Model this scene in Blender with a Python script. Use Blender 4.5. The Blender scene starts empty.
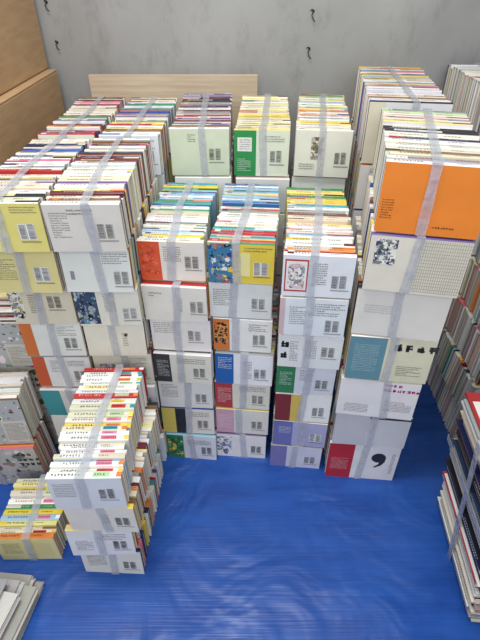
import bpy, math, random
from mathutils import Vector

sc = bpy.context.scene
sc.view_settings.view_transform = 'Standard'

def lin(c):
    out = []
    for v in c[:3]:
        v = v / 255.0
        out.append(v / 12.92 if v <= 0.04045 else ((v + 0.055) / 1.055) ** 2.4)
    return tuple(out) + (1.0,)

# ------------------------------------------------------------------ materials
def new_mat(name):
    m = bpy.data.materials.new(name)
    m.use_nodes = True
    nt = m.node_tree
    b = nt.nodes['Principled BSDF']
    return m, nt, b

def mat_attr(name, rough, noise_amt=0.06, noise_scale=60, spec=0.4, stripes=False):
    m, nt, b = new_mat(name)
    a = nt.nodes.new('ShaderNodeAttribute'); a.attribute_name = 'Col'
    tc = nt.nodes.new('ShaderNodeTexCoord')
    n = nt.nodes.new('ShaderNodeTexNoise')
    mp = nt.nodes.new('ShaderNodeMapping')
    if stripes:
        mp.inputs['Scale'].default_value = (8, 900, 8)
        n.inputs['Scale'].default_value = 1.0
    else:
        mp.inputs['Scale'].default_value = (1, 1, 1)
        n.inputs['Scale'].default_value = noise_scale
    nt.links.new(tc.outputs['Object'], mp.inputs['Vector'])
    nt.links.new(mp.outputs[0], n.inputs['Vector'])
    mr = nt.nodes.new('ShaderNodeMapRange')
    mr.inputs['From Min'].default_value = 0.3; mr.inputs['From Max'].default_value = 0.7
    mr.inputs['To Min'].default_value = 1.0 - noise_amt; mr.inputs['To Max'].default_value = 1.0
    nt.links.new(n.outputs['Fac'], mr.inputs['Value'])
    mx = nt.nodes.new('ShaderNodeVectorMath'); mx.operation = 'SCALE'
    nt.links.new(a.outputs['Color'], mx.inputs[0])
    nt.links.new(mr.outputs[0], mx.inputs['Scale'])
    nt.links.new(mx.outputs[0], b.inputs['Base Color'])
    b.inputs['Roughness'].default_value = rough
    b.inputs['Specular IOR Level'].default_value = spec
    if not stripes:      # gently buckled paper covers
        n2 = nt.nodes.new('ShaderNodeTexNoise'); n2.inputs['Scale'].default_value = 14; n2.inputs['Detail'].default_value = 1
        bp = nt.nodes.new('ShaderNodeBump'); bp.inputs['Strength'].default_value = .35; bp.inputs['Distance'].default_value = .006
        nt.links.new(tc.outputs['Object'], n2.inputs['Vector']); nt.links.new(n2.outputs['Fac'], bp.inputs['Height'])
        nt.links.new(bp.outputs[0], b.inputs['Normal'])
    return m

M_COVER = mat_attr('book_cover_paper', 0.36, 0.06, 22)
M_PAGES = mat_attr('page_edges', 0.85, 0.32, 60, 0.15, stripes=True)
M_TAPE, nt, b = new_mat('plastic_strapping_tape')
b.inputs['Base Color'].default_value = (0.54, 0.56, 0.62, 1)
b.inputs['Roughness'].default_value = 0.14
tc = nt.nodes.new('ShaderNodeTexCoord'); n = nt.nodes.new('ShaderNodeTexNoise')
n.inputs['Scale'].default_value = 45; n.inputs['Detail'].default_value = 2
mr = nt.nodes.new('ShaderNodeMapRange'); mr.inputs['From Min'].default_value = .3; mr.inputs['From Max'].default_value = .7
mr.inputs['To Min'].default_value = .42; mr.inputs['To Max'].default_value = .66
nt.links.new(n.outputs['Fac'], mr.inputs['Value']); nt.links.new(mr.outputs[0], b.inputs['Alpha'])
bp = nt.nodes.new('ShaderNodeBump'); bp.inputs['Strength'].default_value = 0.8; bp.inputs['Distance'].default_value = 0.004
nt.links.new(tc.outputs['Object'], n.inputs['Vector']); nt.links.new(n.outputs['Fac'], bp.inputs['Height'])
nt.links.new(bp.outputs[0], b.inputs['Normal'])
MATS = [M_COVER, M_PAGES, M_TAPE]

# ------------------------------------------------------------------ mesh builder
class MB:
    def __init__(s):
        s.v = []; s.f = []; s.c = []; s.m = []
        s.set(0, 0, 0, 0)
    def set(s, x, y, z, yaw):          # yaw clockwise, degrees
        a = math.radians(yaw); s.ox, s.oy, s.oz = x, y, z
        s.ca, s.sa = math.cos(a), math.sin(a)
        s.lean = 0.0; s.leany = 0.0; s.bow = 0.0; s.bow2 = 0.0; s.bl = 1.0
    def P(s, p):
        x, y, z = p
        x += s.lean * z + s.bow * math.sin(math.pi * y / s.bl) + s.bow2 * math.sin(3 * math.pi * y / s.bl)
        y += s.leany * z
        return (s.ox + x * s.ca + y * s.sa, s.oy - x * s.sa + y * s.ca, s.oz + z)
    def face(s, pts, col, mat=0):
        i = len(s.v)
        s.v.extend(s.P(p) for p in pts)
        s.f.append(tuple(range(i, i + len(pts)))); s.c.append(col); s.m.append(mat)
    def box(s, x0, x1, y0, y1, z0, z1, col, mat=0):
        i = len(s.v)
        for p in ((x0,y0,z0),(x1,y0,z0),(x1,y1,z0),(x0,y1,z0),(x0,y0,z1),(x1,y0,z1),(x1,y1,z1),(x0,y1,z1)):
            s.v.append(s.P(p))
        for q in ((0,3,2,1),(4,5,6,7),(0,1,5,4),(1,2,6,5),(2,3,7,6),(3,0,4,7)):
            s.f.append(tuple(i + k for k in q)); s.c.append(col); s.m.append(mat)
    def build(s, name, mats=None, origin=None):
        me = bpy.data.meshes.new(name)
        o = Vector(origin) if origin else Vector((0, 0, 0))
        vs = [(a - o.x, b_ - o.y, c - o.z) for a, b_, c in s.v]
        me.from_pydata(vs, [], s.f)
        for m in (mats or MATS): me.materials.append(m)
        me.polygons.foreach_set('material_index', s.m)
        at = me.color_attributes.new('Col', 'FLOAT_COLOR', 'CORNER')
        buf = []
        for f, c in zip(s.f, s.c):
            buf.extend(list(c) * len(f))
        at.data.foreach_set('color', buf)
        me.update()
        ob = bpy.data.objects.new(name, me); ob.location = o
        sc.collection.objects.link(ob)
        return ob

W_ = (235, 234, 230); CR = (226, 217, 194); YE = (234, 206, 78); YL = (236, 222, 142); OR = (226, 132, 62)
RD = (188, 48, 50); DR = (112, 38, 45); PK = (220, 124, 152); BL = (55, 92, 165); NV = (42, 50, 92)
TE = (72, 160, 168); GN = (62, 140, 88); LG = (170, 200, 152); BK = (38, 38, 42); GY = (150, 150, 150)
PU = (112, 88, 145); LB = (152, 190, 215); BR = (132, 96, 68); MG = (195, 55, 120)

def pal(**k):
    return [(globals()[n], w) for n, w in k.items()]
P_MIX = pal(W_=11, CR=7, YE=1.5, OR=1.5, RD=1.3, DR=1.2, BL=1, NV=1.7, TE=.7, GN=.7, BK=1.6, PU=.7, GY=2, PK=.8, LB=1, YL=1.5, BR=1)
P_COL = pal(W_=7, CR=4, YE=1.5, OR=1.2, RD=2.0, DR=1.7, BL=1.2, NV=2.2, TE=.9, GN=.8, BK=1.3, PU=1, PK=1, BR=1.2)
P_DARK = pal(W_=4, CR=3, NV=2.5, DR=2.5, PU=1.6, BK=2, YL=1.5, BR=1.5, GY=1, RD=1)
P_YEL = pal(YE=5, YL=5, W_=4, OR=.8, CR=3, GN=.6, LB=.8)
P_WHT = pal(W_=12, CR=5, YE=1.3, RD=.8, LB=1, OR=.6, TE=.4, GY=1, BK=.6)
P_CYA = pal(TE=2.5, YE=3, LB=3, BL=2, W_=4, GN=1.5, YL=2)
P_RED = pal(RD=2.6, W_=5, TE=1.4, LG=1.5, BL=1, YE=1.3, GN=1, CR=2)
P_BEI = pal(W_=6, CR=7, GY=3, BR=1, YL=1, LG=1.5, BK=.6)
P_GRN = pal(GN=3.2, YE=3.5, YL=2, W_=3, OR=1, TE=1)
P_LRG = pal(W_=10, CR=8, BK=2.2, OR=.4, BR=1.3, GY=2, RD=.5, PK=.4, LG=1, NV=1, YL=1)

def pick(rnd, p):
    t = sum(w for _, w in p); r = rnd.random() * t
    for c, w in p:
        r -= w
        if r <= 0: return c
    return p[-1][0]
def jit(rnd, c, a=12):
    d = rnd.uniform(-a, a)
    return tuple(min(248, max(5, v + d + rnd.uniform(-a, a) * .5)) for v in c)
def lum(c): return .3 * c[0] + .59 * c[1] + .11 * c[2]

# ------------------------------------------------------------------ cover artwork
def draw_cover(mb, rnd, x0, l, h, y, items):
    k = [0.0002]
    def rect(s0, t0, s1, t1, c):
        k_ = k[0]
        mb.face([(x0+s0*l, y-k_, t0*h), (x0+s1*l, y-k_, t0*h), (x0+s1*l, y-k_, t1*h), (x0+s0*l, y-k_, t1*h)], lin(c))
    for it in items:
        k[0] += 0.00012
        ty = it[0]
        if ty == 'r': rect(*it[1:6])
        elif ty == 'bar':
            s, t = it[1], it[2]
            wbar = .0115 / l; hb = .030 / h
            if len(it) > 3: rect(s - .012, t - .02, s + wbar*2 + .055, t + hb + .02, it[3]); k[0] += .00012
            for q in (0, 1):
                ss = s + q * (wbar + .035); tt = t
                while tt < t + hb:
                    d = rnd.choice((.0005, .0008, .0012)) / h
                    rect(ss, tt, ss + wbar, tt + d, (48, 48, 52)); tt += d + rnd.choice((.0007, .0010)) / h
                tt = t
                while tt < t + hb:
                    rect(ss + wbar + .004, tt, ss + wbar + .014, tt + .0013/h, (120, 120, 120)); tt += .0022/h
            s_ = s - .005
            while s_ < s + .26:
                rect(s_, t - .075, s_ + .008, t - .045, (100, 100, 102)); s_ += .014
        elif ty in ('txt', 'big'):
            s0, t0, s1, t1, rows, c = it[1:7]
            if ty == 'txt':
                rows = max(rows, int((t1 - t0) * h / .0050)); rows = max(1, rows)
                c = tuple(v * .8 + 8 if lum(c) < 130 else v for v in c)
            rh = (t1 - t0) / rows
            for r in range(rows):
                tb = t1 - (r + 1) * rh + rh * .25
                s = s0
                end = s1 if rnd.random() > .25 else s0 + (s1 - s0) * rnd.uniform(.4, .95)
                chh = rh * h * (.55 if ty == 'txt' else .6)
                cw = chh / l
                while s < end:
                    ch_ = chh / h
                    for q in range(3 if ty == 'txt' else 5):
                        if rnd.random() < .5:
                            a = rnd.uniform(0, .7) * ch_; rect(s, tb + a, s + cw * rnd.uniform(.6, .9), tb + a + ch_ * .24, c)
                        else:
                            a = rnd.uniform(0, .7) * cw; rect(s + a, tb, s + a + cw * .24, tb + ch_ * rnd.uniform(.6, 1), c)
                    s += cw * 1.15
        elif ty == 'art':
            s0, t0, s1, t1, cols = it[1:6]
            rect(s0, t0, s1, t1, cols[0])
            for q in range(110):
                k[0] += 0.000005
                cs = rnd.uniform(s0, s1); ct = rnd.uniform(t0, t1)
                z_ = .35 if q > 22 else 1
                rs = rnd.uniform(.02, .09) * z_; rt = rnd.uniform(.03, .14) * z_
                n_ = rnd.randint(5, 9); pts = []
                for j in range(n_):
                    a = 2 * math.pi * j / n_; rr = rnd.uniform(.4, 1.1)
                    pts.append((x0 + l*min(s1, max(s0, cs + rs*rr*math.cos(a))), y - k[0], h*min(t1, max(t0, ct + rt*rr*math.sin(a)))))
                mb.face(pts, lin(jit(rnd, rnd.choice(cols[1:]), 18)))
        elif ty == 'comma':
            cs, ct, r, c = it[1:5]
            X, Z = x0 + cs*l, ct*h
            mb.face([(X + r*math.cos(a*math.pi/12), y-k[0], Z + r*math.sin(a*math.pi/12)) for a in range(24)], lin(c))
            k[0] += .0001
            outer = [(X + 1.0*r, Z), (X + .95*r, Z - .8*r), (X + .55*r, Z - 1.6*r), (X - .3*r, Z - 2.2*r), (X - .45*r, Z - 2.0*r), (X + .1*r, Z - 1.4*r), (X + .3*r, Z - .7*r)]
            mb.face([(a, y-k[0], b_) for a, b_ in outer], lin(c))
        elif ty == 'grid':
            s0, t0, s1, t1, n1, n2, c = it[1:8]
            for i in range(n1):
                s = s0 + (s1-s0)*i/n1; rect(s, t0, s + .004, t1, c)
            for i in range(n2):
                t = t0 + (t1-t0)*i/n2; rect(s0, t, s1, t + .006, c)

TX = (84, 84, 88)
def std(rnd, bar=True):
    its = []
    r = rnd.random()
    if r < .4: its.append(('txt', .06, .35, .42, .85, 6, TX))
    elif r < .75: its += [('txt', .58, .66, .92, .9, 4, TX), ('txt', .08, .15, .3, .35, 3, TX)]
    else: its += [('r', 0, 0, .2, 1, pick(rnd, P_COL))]
    if bar: its.append(('bar', .68 + rnd.uniform(-.03, .03), .22 + rnd.uniform(-.05, .12)))
    return its

def tape(mb, rnd, L, W, D, xc=None, slant=0.0, w=.0195):
    xc = L * .5 + rnd.uniform(-.008, .008) if xc is None else xc
    path = []
    n1 = 5; fs = rnd.uniform(-.008, .008)
    for i in range(n1): path.append((xc - slant*.5 + fs * (1 - i/n1), -.0032, W * i / n1, (0, -1)))
    n2 = max(6, int(D / .02))
    for i in range(n2 + 1):
        f = i / n2
        zz = W + .0010 + (rnd.uniform(-.0002, .0006) if 0 < i < n2 else 0)
        yy = -.0032 + (D + .004) * f
        path.append((xc - slant*.5 + slant * f + rnd.uniform(-.0008, .0008), yy, zz, (1, 0)))
    for i in range(n1 - 1, -1, -1): path.append((xc + slant*.5, D + .0012, W * i / n1, (0, 1)))
    rows = []
    cr = [rnd.uniform(-.0002, .0009) for _ in range(5)]
    for (x, y, z, nn) in path:
        row = []; ww = w * rnd.uniform(.86, 1.05)
        for j in range(5):
            o = cr[j] + rnd.uniform(0, .0006)
            px = x + (j / 4 - .5) * ww
            if nn[1] == -1: row.append((px, y - o, z))
            elif nn[1] == 1: row.append((px, y, z))
            else: row.append((px, y, z + o))
        rows.append(row)
    c = lin((190, 192, 200))
    for a, b_ in zip(rows, rows[1:]):
        for j in range(4):
            mb.face([a[j], a[j+1], b_[j+1], b_[j]], c, 2)

def spine_text(mb, rnd, x0, l, ya, yb, z, c, fr=(.14, .58), small=False):
    th = yb - ya; ym = (ya + yb) / 2
    ch = min(.0056, th * (.42 if small else .68)); step = ch * 1.15
    x = x0 + l * fr[0]; e = x0 + l * fr[1]
    while x < e:
        for q in range(3):
            if q < 2:
                a = rnd.uniform(0, ch * .3); b2 = rnd.uniform(-.5, .25) * ch
                mb.face([(x+a, ym+b2, z), (x+a+ch*.6, ym+b2, z), (x+a+ch*.6, ym+b2+ch*.22, z), (x+a, ym+b2+ch*.22, z)], c)
            else:
                a = rnd.uniform(0, ch * .7)
                mb.face([(x+a, ym-ch*.45, z), (x+a+ch*.2, ym-ch*.45, z), (x+a+ch*.2, ym+ch*.45, z), (x+a, ym+ch*.45, z)], c)
        x += step

def bundle(mb, rnd, x, y, z, L, W, D, yaw=0, P=None, base=W_, items=None, detail=1, tp=True, slant=0.0,
           pages=(216, 204, 174), th_r=(.0075, .0175), labels=0.0, txc=None, bow=None, leany=None, loose=1.0):
    """row of books standing spine-up, covers facing -Y, strapped lengthwise"""
    mb.set(x, y, z, yaw)
    mb.bow = rnd.uniform(-.005, .005) if bow is None else bow; mb.bl = D
    mb.bow2 = rnd.uniform(-.0022, .0022) if bow is None else 0
    mb.leany = rnd.uniform(-.07, .05) if leany is None else leany
    yy = 0; first = True
    if P is None: P = [(1.0, P_MIX)]
    while yy < D - th_r[0]:
        th = rnd.uniform(*th_r)
        if yy + th > D: th = D - yy
        h = W - (rnd.uniform(0, .0028) if rnd.random() < .7 else rnd.uniform(.002, .010))
        l = L - (rnd.uniform(0, .002) if rnd.random() < .45 else rnd.uniform(.001, .012)) * loose
        if first: h = W - .001; l = L
        x0 = (L - l) * rnd.random(); x1 = x0 + l
        f = yy / D
        pp = next((p for lim, p in P if f <= lim), P[-1][1])
        sc_ = jit(rnd, pick(rnd, pp))
        cover_c = base if first else (sc_ if rnd.random() < .45 else jit(rnd, W_, 8))
        pc = lin(jit(rnd, pages, 20)); C = lin(sc_)
        t = .0006; y0 = yy + .0001; y1 = yy + th - .0003
        zs = h - .0016
        rec = rnd.uniform(.001, .0025)
        mb.box(x0 + rec, x1 - rec, y0 + t, y1 - t, .0012, h - .0012, pc, 1)
        mb.box(x0, x1, y0, y0 + t, 0, zs, lin(cover_c))
        mb.box(x0, x1, y1 - t, y1, 0, zs, C)
        ya, yb = y0 + th * .16, y1 - th * .16
        prof = [(y0, zs), (ya, h), (yb, h), (y1, zs)]
        for (a, b_), (c_, d_) in zip(prof, prof[1:]):
            mb.face([(x0, a, b_), (x1, a, b_), (x1, c_, d_), (x0, c_, d_)], C)
        for xx in (x0, x1):
            mb.face([(xx, a, b_) for a, b_ in prof], C)
        if detail:
            zt = h + .00015
            def strip(s0, s1, c, dz=0):
                mb.face([(x0+s0*l, ya, zt+dz), (x0+s1*l, ya, zt+dz), (x0+s1*l, yb, zt+dz), (x0+s0*l, yb, zt+dz)], lin(c))
            light = lum(sc_) > 120
            tcol = lin((55, 53, 57)) if light else lin((225, 225, 218))
            r = rnd.random()
            if labels and rnd.random() < labels:
                a0 = rnd.choice((.62, .6, .64)); strip(a0, a0 + .22, jit(rnd, rnd.choice((OR, YE, RD, PK, GN, TE, LG, OR, PK, YE))))
                strip(.93, 1.0, jit(rnd, rnd.choice((W_, OR, YE, TE))))
            elif r < .28:
                strip(0, rnd.uniform(.1, .4), jit(rnd, pick(rnd, P_COL)))
            elif r < .52:
                strip(rnd.uniform(.6, .88), 1, jit(rnd, pick(rnd, P_COL)))
            elif r < .66:
                strip(.1, .62, jit(rnd, rnd.choice((W_, CR, YL)))); tcol = lin((70, 70, 75))
            elif r < .76:
                strip(.05, .14, jit(rnd, pick(rnd, P_COL)))
            if rnd.random() < .10: tcol = lin(RD)
            s0 = rnd.uniform(.06, .18)
            spine_text(mb, rnd, x0, l, ya, yb, zt + .00025, tcol, (s0, s0 + rnd.uniform(.22, .42)))
            spine_text(mb, rnd, x0, l, ya, yb, zt + .00025, tcol, (.64, .64 + rnd.uniform(.1, .2)), True)
        if first:
            draw_cover(mb, rnd, x0, l, zs, y0, items if items is not None else std(rnd))
        first = False
        yy += th
    if tp: tape(mb, rnd, L, W, D, xc=txc, slant=slant)

def column(name, layers, seed, x, y, L, D, pitch, yaw, P, tops=1, W=None, **kw):
    """layers: list bottom->top of dict(base, items, dx, dy, ...)"""
    rnd = random.Random(seed); mb = MB(); z = 0
    n = len(layers)
    for i, ly in enumerate(layers):
        p = ly.get('pitch', pitch); w = p - .0033
        dy = ly.get('dy', 0) + (rnd.uniform(-.011, .006) if 'L' not in ly else 0); dx = ly.get('dx', rnd.uniform(-.004, .004))
        k = dict(kw); k.update(ly.get('kw', {}))
        base = ly.get('base') or rnd.choice((jit(rnd, W_, 5), jit(rnd, W_, 7), jit(rnd, (231, 227, 214), 5), jit(rnd, (225, 227, 230), 5)))
        bundle(mb, rnd, x + dx, y + dy, z, ly.get('L', L - rnd.uniform(0, .005)), w, D - max(dy, 0), yaw + ly.get('yaw', rnd.uniform(-1.3, 1.3)),
               P=P if i == n - 1 else None, base=base, items=ly.get('items'),
               detail=1 if i >= n - tops else 0, tp=ly.get('tp', True), slant=ly.get('slant', rnd.uniform(-.02, .02)),
               **k)
        z += p
    return mb.build(name, origin=(x, y, 0))

NAME = 'paperback_book_stack'
def plain(n): return [dict(tp=False, items=[]) for _ in range(n)]
BAR = ('bar', .68, .25)
# ---- far-left column
lw = [dict(dy=.055), dict(dy=.055), dict(dy=.055, items=[('r',0,0,.35,1,TE), BAR]),
      dict(dy=.055, items=[('r',0,0,.22,1,(205,95,60)), ('txt',.3,.5,.45,.9,4,TX), BAR, ('txt',.6,.7,.9,.9,2,TX)]),
      dict(dy=.052, items=[('r',0,0,.2,1,(215,120,60)), ('txt',.6,.6,.9,.9,4,TX), BAR]),
      dict(dy=.04, base=(222,214,190), items=[('art',0,.15,.2,1,[W_,BK,GY,(190,170,60),W_]), ('txt',.3,.3,.5,.8,4,TX), ('bar',.6,.45)]),
      dict(dy=.02, base=(228,216,150), items=[('txt',.1,.3,.4,.8,5,TX), ('bar',.66,.3,W_)]),
      dict(dy=.006, base=(228,216,128), items=[('r',.0,.0,.35,1,(234,226,160)), ('bar',.66,.28,W_), ('txt',.6,.8,.95,.95,2,TX)])]
column(NAME, lw, 1, -.525, .85, .148, .41, .1075, 0, [(1, P_MIX)])
l2 = [dict(dy=.055), dict(dy=.055), dict(dy=.055), dict(dy=.055, items=[('txt',.55,.62,.9,.9,4,TX), BAR, ('art',.1,.3,.35,.7,[W_,GY,LB,W_])]),
      dict(dy=.052, base=(232,228,212), items=[('txt',.62,.3,.7,.7,3,(60,60,60)), ('big',.66,.55,.72,.72,1,BK)]),
      dict(dy=.04, items=[('art',0,.05,.34,1,[(60,80,110),BK,(200,200,190),(90,130,160),NV,(150,160,170)]), ('txt',.45,.4,.62,.9,4,TX), ('bar',.72,.2,W_)]),
      dict(dy=.02, items=[('txt',.6,.66,.95,.92,4,TX), ('r',.1,.3,.16,.5,GY), ('bar',.74,.2)]),
      dict(dy=.004, items=[('txt',.06,.3,.3,.85,5,TX), ('bar',.66,.3), ('txt',.3,.78,.62,.92,2,TX)])]
column(NAME, l2, 2, -.3735, .85, .148, .41, .1075, 0, [(.5, P_MIX), (1, P_COL)])
column(NAME, plain(7) + [dict(yaw=0)], 3, -.525, 1.285, .150, .42, .1075, 0, [(1, P_COL)])
column(NAME, plain(7) + [dict(yaw=1)], 4, -.366, 1.285, .158, .42, .1075, 0, [(1, P_MIX)])
# ---- rear centre columns
column(NAME, plain(7) + [dict(pitch=.13, base=(210,219,194), items=[('txt',.3,.72,.42,.9,3,TX), ('bar',.66,.35)])],
       5, -.184, 1.305, .160, .41, .1055, 0, [(1, P_DARK)])
column(NAME, plain(7) + [dict(pitch=.128, base=(226,232,212), items=[('r',0,0,.4,1,(48,146,80)), ('r',.06,.55,.32,.85,W_), ('txt',.1,.58,.28,.82,4,TX), ('txt',.06,.1,.3,.4,4,W_), ('bar',.66,.32), ('txt',.55,.75,.9,.9,3,TX)])],
       6, -.012, 1.310, .149, .41, .1055, 3, [(1, P_YEL)])
column(NAME, plain(7) + [dict(pitch=.128, items=[('art',.28,.38,.5,.86,[(206,198,176),(150,140,120),W_,(110,100,85),(180,170,150)]), ('bar',.72,.3), ('txt',.08,.15,.35,.3,2,TX)])],
       7, .146, 1.310, .150, .41, .1055, 6, [(.35, P_WHT), (1, P_YEL)])
# ---- front centre columns
c3 = [dict(items=[('r',0,0,.34,1,(62,126,84)), ('art',.02,.1,.32,.9,[(54,110,76),YE,GN,(40,62,56)]), ('bar',.7,.25), ('txt',.42,.65,.9,.85,3,TX)]),
      dict(items=[('r',0,0,.26,1,(222,200,100)), ('r',.26,0,.46,1,(50,50,54)), ('bar',.68,.25), ('txt',.55,.7,.9,.9,2,TX)]),
      dict(items=[('txt',.05,.4,.35,.9,5,TX), ('bar',.68,.25)]),
      dict(items=[('r',0,0,.28,1,(66,66,70)), ('txt',.04,.2,.24,.8,4,W_), BAR, ('txt',.4,.7,.9,.9,2,TX)]),
      dict(items=[('txt',.05,.55,.4,.9,4,TX), ('bar',.62,.35)]),
      dict(items=[('txt',.55,.3,.62,.7,3,TX), ('bar',.74,.3), ('txt',.1,.7,.3,.85,2,TX)]),
      dict(items=[('r',0,0,.33,1,(224,92,52)), ('art',.03,.15,.3,.9,[(224,92,52),(228,108,70),(208,74,48)]), ('txt',.38,.5,.64,.9,4,TX), ('bar',.7,.35)])]
column(NAME, c3, 8, -.222, .932, .150, .345, .1055, 4.5, [(.35, P_WHT), (.6, P_RED), (1, P_CYA)])
c4 = [dict(items=[('art',.0,.1,.3,.9,[W_,PU,GY,W_,LB]), ('bar',.7,.25)]),
      dict(items=[('r',0,0,.34,1,(214,164,182)), ('txt',.04,.2,.3,.8,4,W_), BAR]),
      dict(items=[('r',0,0,.32,1,(190,68,66)), ('txt',.05,.2,.28,.8,3,W_), BAR, ('txt',.45,.7,.9,.9,2,TX)]),
      dict(base=(230,230,234), items=[('r',0,0,.32,1,(42,98,168)), ('txt',.05,.5,.28,.9,3,W_), ('txt',.48,.2,.62,.8,4,TX), BAR]),
      dict(items=[('r',0,0,.28,1,(210,124,58)), ('art',.02,.2,.25,.9,[(210,124,58),(230,165,85),BK]), ('txt',.6,.66,.92,.9,4,TX), ('bar',.68,.25)]),
      dict(items=[('txt',.06,.35,.36,.85,5,TX), ('bar',.68,.3)]),
      dict(base=(234,208,76), items=[('art',0,0,.38,1,[(64,126,160),BL,YE,(195,100,78),BK,W_,TE,NV,GY]), ('r',.46,.2,.64,.8,(238,228,155)), ('bar',.7,.25,W_), ('txt',.55,.82,.95,.95,2,TX)])]
column(NAME, c4, 9, -.068, .932, .150, .345, .1055, 5.2, [(.35, P_RED), (.55, P_WHT), (1, P_CYA)])
c5 = [dict(dy=.03, base=(216,216,228), items=[('r',0,0,.32,1,(128,124,178)), BAR]),
      dict(dy=.028, base=(176,176,208), items=[('r',0,0,.36,1,(112,116,178)), ('bar',.7,.25,W_), ('txt',.1,.5,.33,.8,3,W_)]),
      dict(dy=.025, items=[('r',0,0,.28,1,(125,48,50)), ('r',.28,0,.48,1,(212,186,90)), BAR]),
      dict(dy=.02, items=[('r',0,0,.32,1,(56,132,80)), ('txt',.06,.3,.27,.8,3,W_), ('txt',.4,.5,.62,.9,4,TX), BAR]),
      dict(dy=.015, items=[('big',.04,.2,.14,.9,2,BK), ('txt',.18,.2,.3,.85,3,TX), ('txt',.42,.3,.6,.9,5,TX), ('bar',.68,.4)]),
      dict(dy=.008, items=[('r',0,.0,.08,1,(205,180,180)), ('txt',.15,.3,.4,.8,5,TX), ('txt',.45,.55,.95,.9,6,TX), ('bar',.7,.14)]),
      dict(dy=0, items=[('r',.03,.12,.36,.9,(190,60,58)), ('r',.05,.16,.34,.86,W_), ('art',.08,.2,.31,.8,[W_,GY,(225,195,195),(120,120,125),W_]), ('txt',.42,.3,.62,.85,6,TX), ('bar',.7,.25)])]
column(NAME, c5, 10, .090, .864, .150, .37, .1055, 6, [(.35, P_WHT), (.65, P_BEI), (1, P_GRN)])

# ---- right-hand big-format columns
LN = 'hardcover_book_stack'
PGL = (220, 212, 194)
d1 = [dict(pitch=.155, L=.195, yaw=-3, base=(234,232,230), dx=0, dy=.0, items=[('r',0,0,.36,1,(184,42,50)), ('txt',.05,.25,.3,.6,3,(225,190,190)), ('comma',.72,.66,.020,(45,45,50)), ('txt',.9,.2,.95,.8,2,TX)]),
      dict(pitch=.125, L=.192, yaw=-2, base=(212,212,214), dx=0.003, dy=-.004, items=[('r',0,.9,1,1,(60,55,60)), ('r',0,0,.45,1,(198,198,202))]),
      dict(pitch=.13, L=.19, yaw=0, base=(236,232,231), dx=-.003, dy=-.008, items=[('big',.55,.72,.98,.98,2,MG), ('txt',.1,.1,.4,.35,4,TX), ('txt',.6,.2,.95,.5,4,TX)]),
      dict(pitch=.135, L=.19, yaw=-1, base=(224,220,190), dx=.002, dy=-.012, items=[('r',0,0,.43,1,(102,146,158)), ('txt',.06,.2,.35,.85,4,(190,208,208)), ('big',.52,.66,.99,.95,1,(60,60,62)), ('txt',.6,.15,.9,.4,4,TX)]),
      dict(pitch=.125, L=.19, yaw=2, base=(228,224,214), dx=.0, dy=-.008, items=[('txt',.1,.5,.4,.7,2,(180,180,180))]),
      dict(pitch=.13, L=.188, yaw=3, base=(228,222,204), dx=.004, dy=-.018, items=[('art',.06,.5,.28,.95,[(228,222,204),NV,(90,110,105),W_,GY,W_]), ('grid',.5,.05,1,1,22,16,(165,160,142))]),
      dict(pitch=.14, L=.188, yaw=4, base=(240,138,48), dx=.008, dy=-.012, items=[('txt',.03,.2,.14,.5,6,(120,60,20)), ('txt',.55,.1,.75,.16,1,(130,70,20))])]
column(LN, d1, 21, .250, .856, .19, .385, .13, 8, [(.45, P_LRG), (.6, pal(OR=2.5, W_=3, CR=3, BK=2)), (1, P_LRG)], th_r=(.009, .021), pages=PGL, bow=0, leany=0)
d2 = [dict(tp=False, items=[], L=.2, dx=0) for _ in range(6)] + [dict(pitch=.16, L=.2, dx=0)]
column(LN, d2, 26, .325, 1.285, .2, .49, .13, 8, [(.3, P_LRG), (1, P_MIX)], th_r=(.008, .018), pages=PGL, bow=0, leany=0)
e1 = [dict(pitch=.13) for i in range(7)]
column(LN, e1, 23, .665, .97, .19, .38, .13, 2, [(1, P_LRG)], th_r=(.007, .020), pages=(212, 208, 200))
column(LN, [dict(tp=False, items=[]) for _ in range(6)] + [dict(pitch=.16)], 24, .68, 1.39, .19, .42, .13, 2, [(1, P_LRG)], th_r=(.01, .022), pages=(212, 208, 200))

# ---- near-left stack
f = [dict(dx=-.008, dy=.034, yaw=2.5, items=[('txt',.1,.3,.4,.8,4,TX), BAR]),
     dict(dx=-.014, dy=.022, yaw=-1.5, items=[('txt',.1,.2,.35,.6,3,TX), ('txt',.5,.6,.9,.85,3,TX), BAR]),
     dict(dx=.004, dy=.018, yaw=2.5, items=[('txt',.5,.3,.62,.7,3,TX), ('bar',.7,.3)]),
     dict(dx=-.002, dy=.006, yaw=-1, items=[('txt',.06,.4,.35,.85,4,TX), ('bar',.66,.35)], slant=.02)]
column(NAME, f, 34, -.375, .546, .150, .330, .1055, 0, [(1, pal(W_=13, CR=6, YE=.8, RD=.4, LB=.8, OR=.5))], labels=.75, loose=1.3)
column(NAME, [dict(base=(232,220,156), items=[('txt',.1,.3,.4,.8,4,TX), ('r',.6,.2,.9,.8,(226,212,146))], slant=-.01)], 32, -.598, .617, .150, .178, .1055, -2, [(1, P_YEL)], labels=.7)

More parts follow.
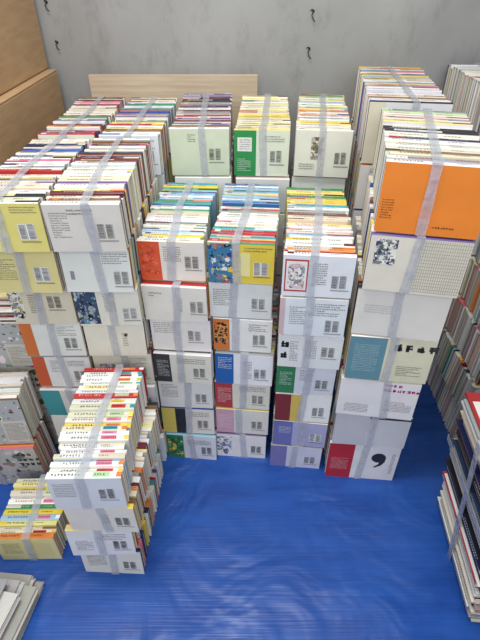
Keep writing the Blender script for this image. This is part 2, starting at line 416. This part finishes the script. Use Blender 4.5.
# ---- left-hand magazines, standing covers toward the aisle
MN = 'magazine_stack'
a1 = [('art',0,0,1,1,[(200,195,185),W_,(150,140,120),(200,120,145),(90,100,80),(215,208,196),(120,110,100)]), ('big',.78,.5,.97,.9,3,(70,70,75)), ('txt',.7,.1,.97,.4,5,TX)]
a2 = [('art',0,0,1,1,[(185,188,188),(60,60,65),W_,(120,135,95),(195,165,145),(180,70,115),W_,GY]), ('r',.74,.05,.98,.55,(214,208,198)), ('txt',.76,.1,.96,.5,5,TX)]
column(MN, [dict(items=a1), dict(items=a2)], 41, -.805, .827, .25, .108, .172, -3, [(1, P_BEI)], th_r=(.005, .011))
column(MN, [dict(items=a2), dict(items=a1), dict(items=a2)], 42, -.795, .968, .25, .175, .165, 0, [(1, P_MIX)], th_r=(.005, .012))

# ---- flat stacks
def flat_layers(mb, rnd, L, D, H, P, th, jx, topc=None, z0=0, edge=(208, 202, 188), spine_marks=True):
    zz = 0
    while zz < H - th[0]:
        t = min(rnd.uniform(*th), H - zz); a = rnd.uniform(0, jx); b_ = rnd.uniform(0, jx)
        c = jit(rnd, pick(rnd, P)); c2_ = jit(rnd, pick(rnd, P))
        if topc and zz + t >= H - th[0]: c = topc
        C = lin(c); c2 = lin(c2_)
        x0, x1, y0, y1 = a, L - jx + a, b_, D - jx + b_
        s = .0006; A = z0 + zz; B = A + t
        mb.box(x0 + .0006, x1 - .001, y0 + .001, y1 - .001, A + s, B - s - .0002, lin(jit(rnd, edge)), 1)
        mb.box(x0, x1, y0, y1, A, A + s, c2); mb.box(x0, x1, y0, y1, B - s - .0002, B - .0002, C)
        mb.face([(x0, y0, A), (x0, y1, A), (x0 - .0008, y1, A + t*.5), (x0 - .0008, y0, A + t*.5)], C)
        mb.face([(x0 - .0008, y0, A + t*.5), (x0 - .0008, y1, A + t*.5), (x0, y1, B - .0002), (x0, y0, B - .0002)], C)
        if spine_marks and t > .006:
            yy = y0 + .03; tc_ = lin((225, 225, 220)) if lum(c) < 120 else lin(rnd.choice(((70, 70, 80), RD, BL)))
            while yy < y0 + (y1 - y0) * rnd.uniform(.4, .8):
                mb.box(x0 - .0012, x0 - .0009, yy, yy + .003, A + t*.3, A + t*.7, tc_); yy += .006
        zz += t

def magazine_pile(x, y, L, D, H, yaw, seed, P, lean, th, jx, topc):
    rnd = random.Random(seed); mb = MB(); mb.set(x, y, 0, yaw); mb.lean = lean
    flat_layers(mb, rnd, L, D, H, P, th, jx, topc)
    mb.box(.02, L - .03, .03, .07, H, H + .0002, lin((225, 222, 215)))
    mb.box(.03, L - .06, .12, .2, H, H + .0002, lin(BK))
    mb.box(.02, L - .03, .21, .27, H, H + .0002, lin((225, 222, 215)))
    for q in range(40):
        cx = rnd.uniform(.03, L - .05); cy = rnd.uniform(.03, D - .04); w = rnd.uniform(.01, .04); d = rnd.uniform(.003, .012)
        mb.box(cx, min(cx + w, L-.01), cy, cy + d, H + .0002, H + .0003 + q*.00002, lin(pick(rnd, P)))
    w = .02; c = lin((190, 192, 200)); yc = D * .5; xc = L * .5
    mb.box(-.003, -.002, yc - w/2, yc + w/2, 0, H, c, 2)
    mb.box(-.003, L + .002, yc - w/2, yc + w/2, H + .001, H + .002, c, 2)
    mb.box(L + .001, L + .002, yc - w/2, yc + w/2, 0, H, c, 2)
    mb.box(xc - w/2, xc + w/2, -.003, -.002, 0, H, c, 2)
    mb.box(xc - w/2, xc + w/2, -.003, D + .002, H + .0022, H + .0032, c, 2)
    za = H * .62
    mb.box(-.005, -.004, -.004, D + .002, za, za + w, c, 2)
    mb.box(-.005, L + .003, -.005, -.004, za, za + w, c, 2)
    mb.build('bundled_magazine_pile', origin=(x, y, 0))
magazine_pile(.522, .465, .22, .30, .44, 5, 57,
              pal(W_=7, BK=5, RD=1.3, CR=4.5, TE=.8, NV=2, GY=4, PK=.8, OR=.5, BR=1.5), -.12, (.003, .010), .018, (165, 45, 48))

# loose pile of folded newspapers, each one slightly turned
def newspapers():
    rnd = random.Random(61); mb = MB(); z = 0
    NP = [((186,184,178), 3), ((168,166,160), 2), ((204,202,196), 3)]
    specs = [(.40, .32, 7, 0, 0), (.39, .30, 5, .004, .012), (.40, .31, 9, -.006, .0), (.37, .28, 6, .008, .016), (.38, .29, 10, -.012, .0), (.34, .27, 7, .012, .02)]
    for L, D, yaw, dx, dy in specs:
        mb.set(-.910 + dx, .280 + dy, 0, yaw)
        H = rnd.uniform(.010, .016)
        flat_layers(mb, rnd, L, D, H, NP, (.0018, .004), .012, z0=z, edge=(176, 173, 165), spine_marks=False)
        z += H + .0004
    # printed columns on the top sheet
    for cxi in range(6):
        x = .03 + cxi * .048
        yy = .03
        while yy < .22:
            if rnd.random() < .85:
                mb.box(x, x + .038 * rnd.uniform(.7, 1), yy, yy + .0022, z + .0001, z + .0003, lin((110, 110, 110)))
            yy += .0055
    mb.box(.04, .26, .225, .242, z + .0001, z + .0003, lin((60, 60, 62)))
    mb.build('newspaper_pile', origin=(-.91, .28, 0))
newspapers()

# ------------------------------------------------------------------ room
def box_obj(name, x0, x1, y0, y1, z0, z1, mat, bevel=0):
    cx, cy, cz = (x0+x1)/2, (y0+y1)/2, (z0+z1)/2
    mb = MB(); mb.box(x0, x1, y0, y1, z0, z1, (1, 1, 1, 1))
    ob = mb.build(name, [mat], (cx, cy, cz))
    if bevel:
        m = ob.modifiers.new('bev', 'BEVEL'); m.width = bevel; m.segments = 2
    return ob

def noise_color(nt, b, c1, c2, scale, mapping=(1, 1, 1), detail=4, lo=.3, hi=.7):
    tc = nt.nodes.new('ShaderNodeTexCoord'); mp = nt.nodes.new('ShaderNodeMapping')
    mp.inputs['Scale'].default_value = mapping
    n = nt.nodes.new('ShaderNodeTexNoise'); n.inputs['Scale'].default_value = scale; n.inputs['Detail'].default_value = detail
    r = nt.nodes.new('ShaderNodeValToRGB')
    r.color_ramp.elements[0].position = lo; r.color_ramp.elements[1].position = hi
    r.color_ramp.elements[0].color = lin(c1); r.color_ramp.elements[1].color = lin(c2)
    nt.links.new(tc.outputs['Object'], mp.inputs['Vector']); nt.links.new(mp.outputs[0], n.inputs['Vector'])
    nt.links.new(n.outputs['Fac'], r.inputs['Fac'])
    return tc, mp, n, r

m_floor, nt, b = new_mat('blue_ribbed_vinyl')
tc, mp, n, r = noise_color(nt, b, (24, 70, 150), (36, 88, 172), 4, (1.2, 5, 1), 8)
n3 = nt.nodes.new('ShaderNodeTexNoise'); n3.inputs['Scale'].default_value = 1.0; n3.inputs['Detail'].default_value = 3
mp2 = nt.nodes.new('ShaderNodeMapping'); mp2.inputs['Rotation'].default_value = (0, 0, math.radians(4)); mp2.inputs['Scale'].default_value = (5, 210, 1)
nt.links.new(tc.outputs['Object'], mp2.inputs['Vector']); nt.links.new(mp2.outputs[0], n3.inputs['Vector'])
bp = nt.nodes.new('ShaderNodeBump'); bp.inputs['Strength'].default_value = .4; bp.inputs['Distance'].default_value = .0014
nt.links.new(n3.outputs['Fac'], bp.inputs['Height'])
n4 = nt.nodes.new('ShaderNodeTexNoise'); n4.inputs['Scale'].default_value = 4.5; n4.inputs['Detail'].default_value = 3; n4.inputs['Distortion'].default_value = .6
nt.links.new(tc.outputs['Object'], n4.inputs['Vector'])
bp2 = nt.nodes.new('ShaderNodeBump'); bp2.inputs['Strength'].default_value = .6; bp2.inputs['Distance'].default_value = .035
nt.links.new(n4.outputs['Fac'], bp2.inputs['Height']); nt.links.new(bp.outputs[0], bp2.inputs['Normal']); nt.links.new(bp2.outputs[0], b.inputs['Normal'])
r3 = nt.nodes.new('ShaderNodeValToRGB'); r3.color_ramp.elements[0].position = .3; r3.color_ramp.elements[1].position = .62
r3.color_ramp.elements[0].color = (.74, .74, .78, 1); r3.color_ramp.elements[1].color = (1, 1, 1, 1)
nt.links.new(n3.outputs['Fac'], r3.inputs['Fac'])
mx = nt.nodes.new('ShaderNodeMixRGB'); mx.blend_type = 'MULTIPLY'; mx.inputs[0].default_value = .6
nt.links.new(r.outputs[0], mx.inputs[1]); nt.links.new(r3.outputs[0], mx.inputs[2])
nt.links.new(mx.outputs[0], b.inputs['Base Color'])
b.inputs['Roughness'].default_value = .36

m_wall, nt, b = new_mat('grey_scuffed_metal_wall')
tc, mp, n, r = noise_color(nt, b, (150, 150, 149), (175, 175, 173), 3.0, (1, 1, .8), 9)
n2 = nt.nodes.new('ShaderNodeTexNoise'); n2.inputs['Scale'].default_value = 7; n2.inputs['Detail'].default_value = 12; n2.inputs['Roughness'].default_value = .7
mp3 = nt.nodes.new('ShaderNodeMapping'); mp3.inputs['Scale'].default_value = (2, 1, 1)
nt.links.new(tc.outputs['Object'], mp3.inputs['Vector']); nt.links.new(mp3.outputs[0], n2.inputs['Vector'])
r2 = nt.nodes.new('ShaderNodeValToRGB'); r2.color_ramp.elements[0].position = .30; r2.color_ramp.elements[1].position = .48
r2.color_ramp.elements[0].color = (.7, .69, .68, 1); r2.color_ramp.elements[1].color = (1, 1, 1, 1)
nt.links.new(n2.outputs['Fac'], r2.inputs['Fac'])
mx = nt.nodes.new('ShaderNodeMixRGB'); mx.blend_type = 'MULTIPLY'; mx.inputs[0].default_value = .7
nt.links.new(r.outputs[0], mx.inputs[1]); nt.links.new(r2.outputs[0], mx.inputs[2]); nt.links.new(mx.outputs[0], b.inputs['Base Color'])
b.inputs['Roughness'].default_value = .5; b.inputs['Metallic'].default_value = .1
bpw = nt.nodes.new('ShaderNodeBump'); bpw.inputs['Strength'].default_value = .25; bpw.inputs['Distance'].default_value = .004
nt.links.new(n2.outputs['Fac'], bpw.inputs['Height']); nt.links.new(bpw.outputs[0], b.inputs['Normal'])

box_obj('floor', -1.1, 1.1, -1.2, 1.95, -.05, 0, m_floor)
box_obj('wall_back', -1.1, 1.1, 1.88, 1.95, 0, 2.3, m_wall)
box_obj('wall_left', -1.15, -1.1, -1.2, 1.95, 0, 2.3, m_wall)
box_obj('wall_right', 1.1, 1.15, -1.2, 1.95, 0, 2.3, m_wall)

m_wood, nt, b = new_mat('light_plywood')
tc, mp, n, r = noise_color(nt, b, (192, 170, 144), (214, 198, 172), 5, (1, 1, 18), 6)
nt.links.new(r.outputs[0], b.inputs['Base Color']); b.inputs['Roughness'].default_value = .6
box_obj('plywood_panel', -.515, .060, 1.80, 1.815, 0, .904, m_wood, .001)

# cardboard boxes
m_card, nt, b = new_mat('cardboard')
tc, mp, n, r = noise_color(nt, b, (182, 148, 108), (196, 162, 122), 10, (1, 1, 6), 4)
nt.links.new(r.outputs[0], b.inputs['Base Color']); b.inputs['Roughness'].default_value = .8
m_ctape, nt, b = new_mat('packing_tape'); b.inputs['Base Color'].default_value = lin((176, 136, 92)); b.inputs['Roughness'].default_value = .3
def carton(x0, x1, y0, y1, z0, z1):
    e = bpy.data.objects.new('cardboard_box', None); e.location = ((x0+x1)/2, (y0+y1)/2, z0); sc.collection.objects.link(e)
    parts = [box_obj('body', x0, x1, y0, y1, z0, z1 - .004, m_card, .004)]
    g = .002; xm = (x0 + x1)/2
    parts.append(box_obj('flap_1', x0, xm - g, y0, y1, z1 - .004, z1, m_card, .001))
    parts.append(box_obj('flap_2', xm + g, x1, y0, y1, z1 - .004, z1, m_card, .001))
    parts.append(box_obj('tape_strip', xm - .025, xm + .025, y0 - .0005, y1 + .0005, z1 - .0002, z1 + .0004, m_ctape))
    parts.append(box_obj('tape_end', xm - .025, xm + .025, y0 - .0008, y0 - .0002, z1 - .07, z1 + .0004, m_ctape))
    parts.append(box_obj('side_seam', x1, x1 + .003, y0 + .002, y0 + .04, z0 + .005, z1 - .008, m_card, .001))
    for p in parts:
        l = p.location.copy(); p.parent = e; p.location = l - e.location
carton(-1.04, -.645, 1.20, 1.83, 0, .455)
carton(-1.04, -.632, 1.19, 1.84, .456, .915)
carton(-1.05, -.662, 1.17, 1.85, .9165, 1.40)

# wall hooks (short bent wire on a rivet)
m_dark, nt, b = new_mat('dark_steel'); b.inputs['Base Color'].default_value = lin((62, 60, 58)); b.inputs['Metallic'].default_value = .6; b.inputs['Roughness'].default_value = .5
def hook(x, z, s=1):
    cu = bpy.data.curves.new('wall_hook', 'CURVE'); cu.dimensions = '3D'; cu.bevel_depth = .0017; cu.bevel_resolution = 2
    for pts in ([(0, 0, .014), (.002, -.008, .010), (-.002, -.010, 0), (.004, -.012, -.012), (.010, -.010, -.018)],
                [(-.006, 0, .012), (-.002, -.004, .016), (.005, -.004, .013), (.006, 0, .008), (.0, -.003, .006)]):
        sp = cu.splines.new('POLY'); sp.points.add(len(pts) - 1)
        for i, p in enumerate(pts): sp.points[i].co = (p[0]*s, p[1], p[2]*s, 1)
    cu.materials.append(m_dark)
    o = bpy.data.objects.new('wall_hook', cu); o.location = (x, 1.88, z); sc.collection.objects.link(o)
hook(.239, 1.07); hook(.235, .961); hook(-.635, 1.097, .9); hook(-.626, .983, .8)

# ------------------------------------------------------------------ light
w = bpy.data.worlds.new('World'); sc.world = w; w.use_nodes = True
w.node_tree.nodes['Background'].inputs[0].default_value = (.95, .98, 1, 1)
w.node_tree.nodes['Background'].inputs[1].default_value = .60
def area(name, loc, rot, sx, sy, e, col=(1, 1, 1)):
    l = bpy.data.lights.new(name, 'AREA'); l.shape = 'RECTANGLE'; l.size = sx; l.size_y = sy; l.energy = e; l.color = col
    o = bpy.data.objects.new(name, l); o.location = loc; o.rotation_euler = [math.radians(a) for a in rot]; sc.collection.objects.link(o)
area('ceiling_lamp', (-.25, .65, 2.5), (0, 0, 0), 1.0, .35, 29, (.99, .995, 1))
area('doorway_light', (0, -1.3, 2.0), (62, 0, 0), 2.0, 1.2, 28, (.96, .985, 1))

# ------------------------------------------------------------------ camera
cd = bpy.data.cameras.new('camera'); cd.sensor_fit = 'VERTICAL'; cd.sensor_height = 24; cd.lens = 18
co = bpy.data.objects.new('camera', cd); co.location = (0, 0, 1.22); co.rotation_euler = (math.radians(53), 0, 0)
cd.clip_start = .01
sc.collection.objects.link(co); sc.camera = co
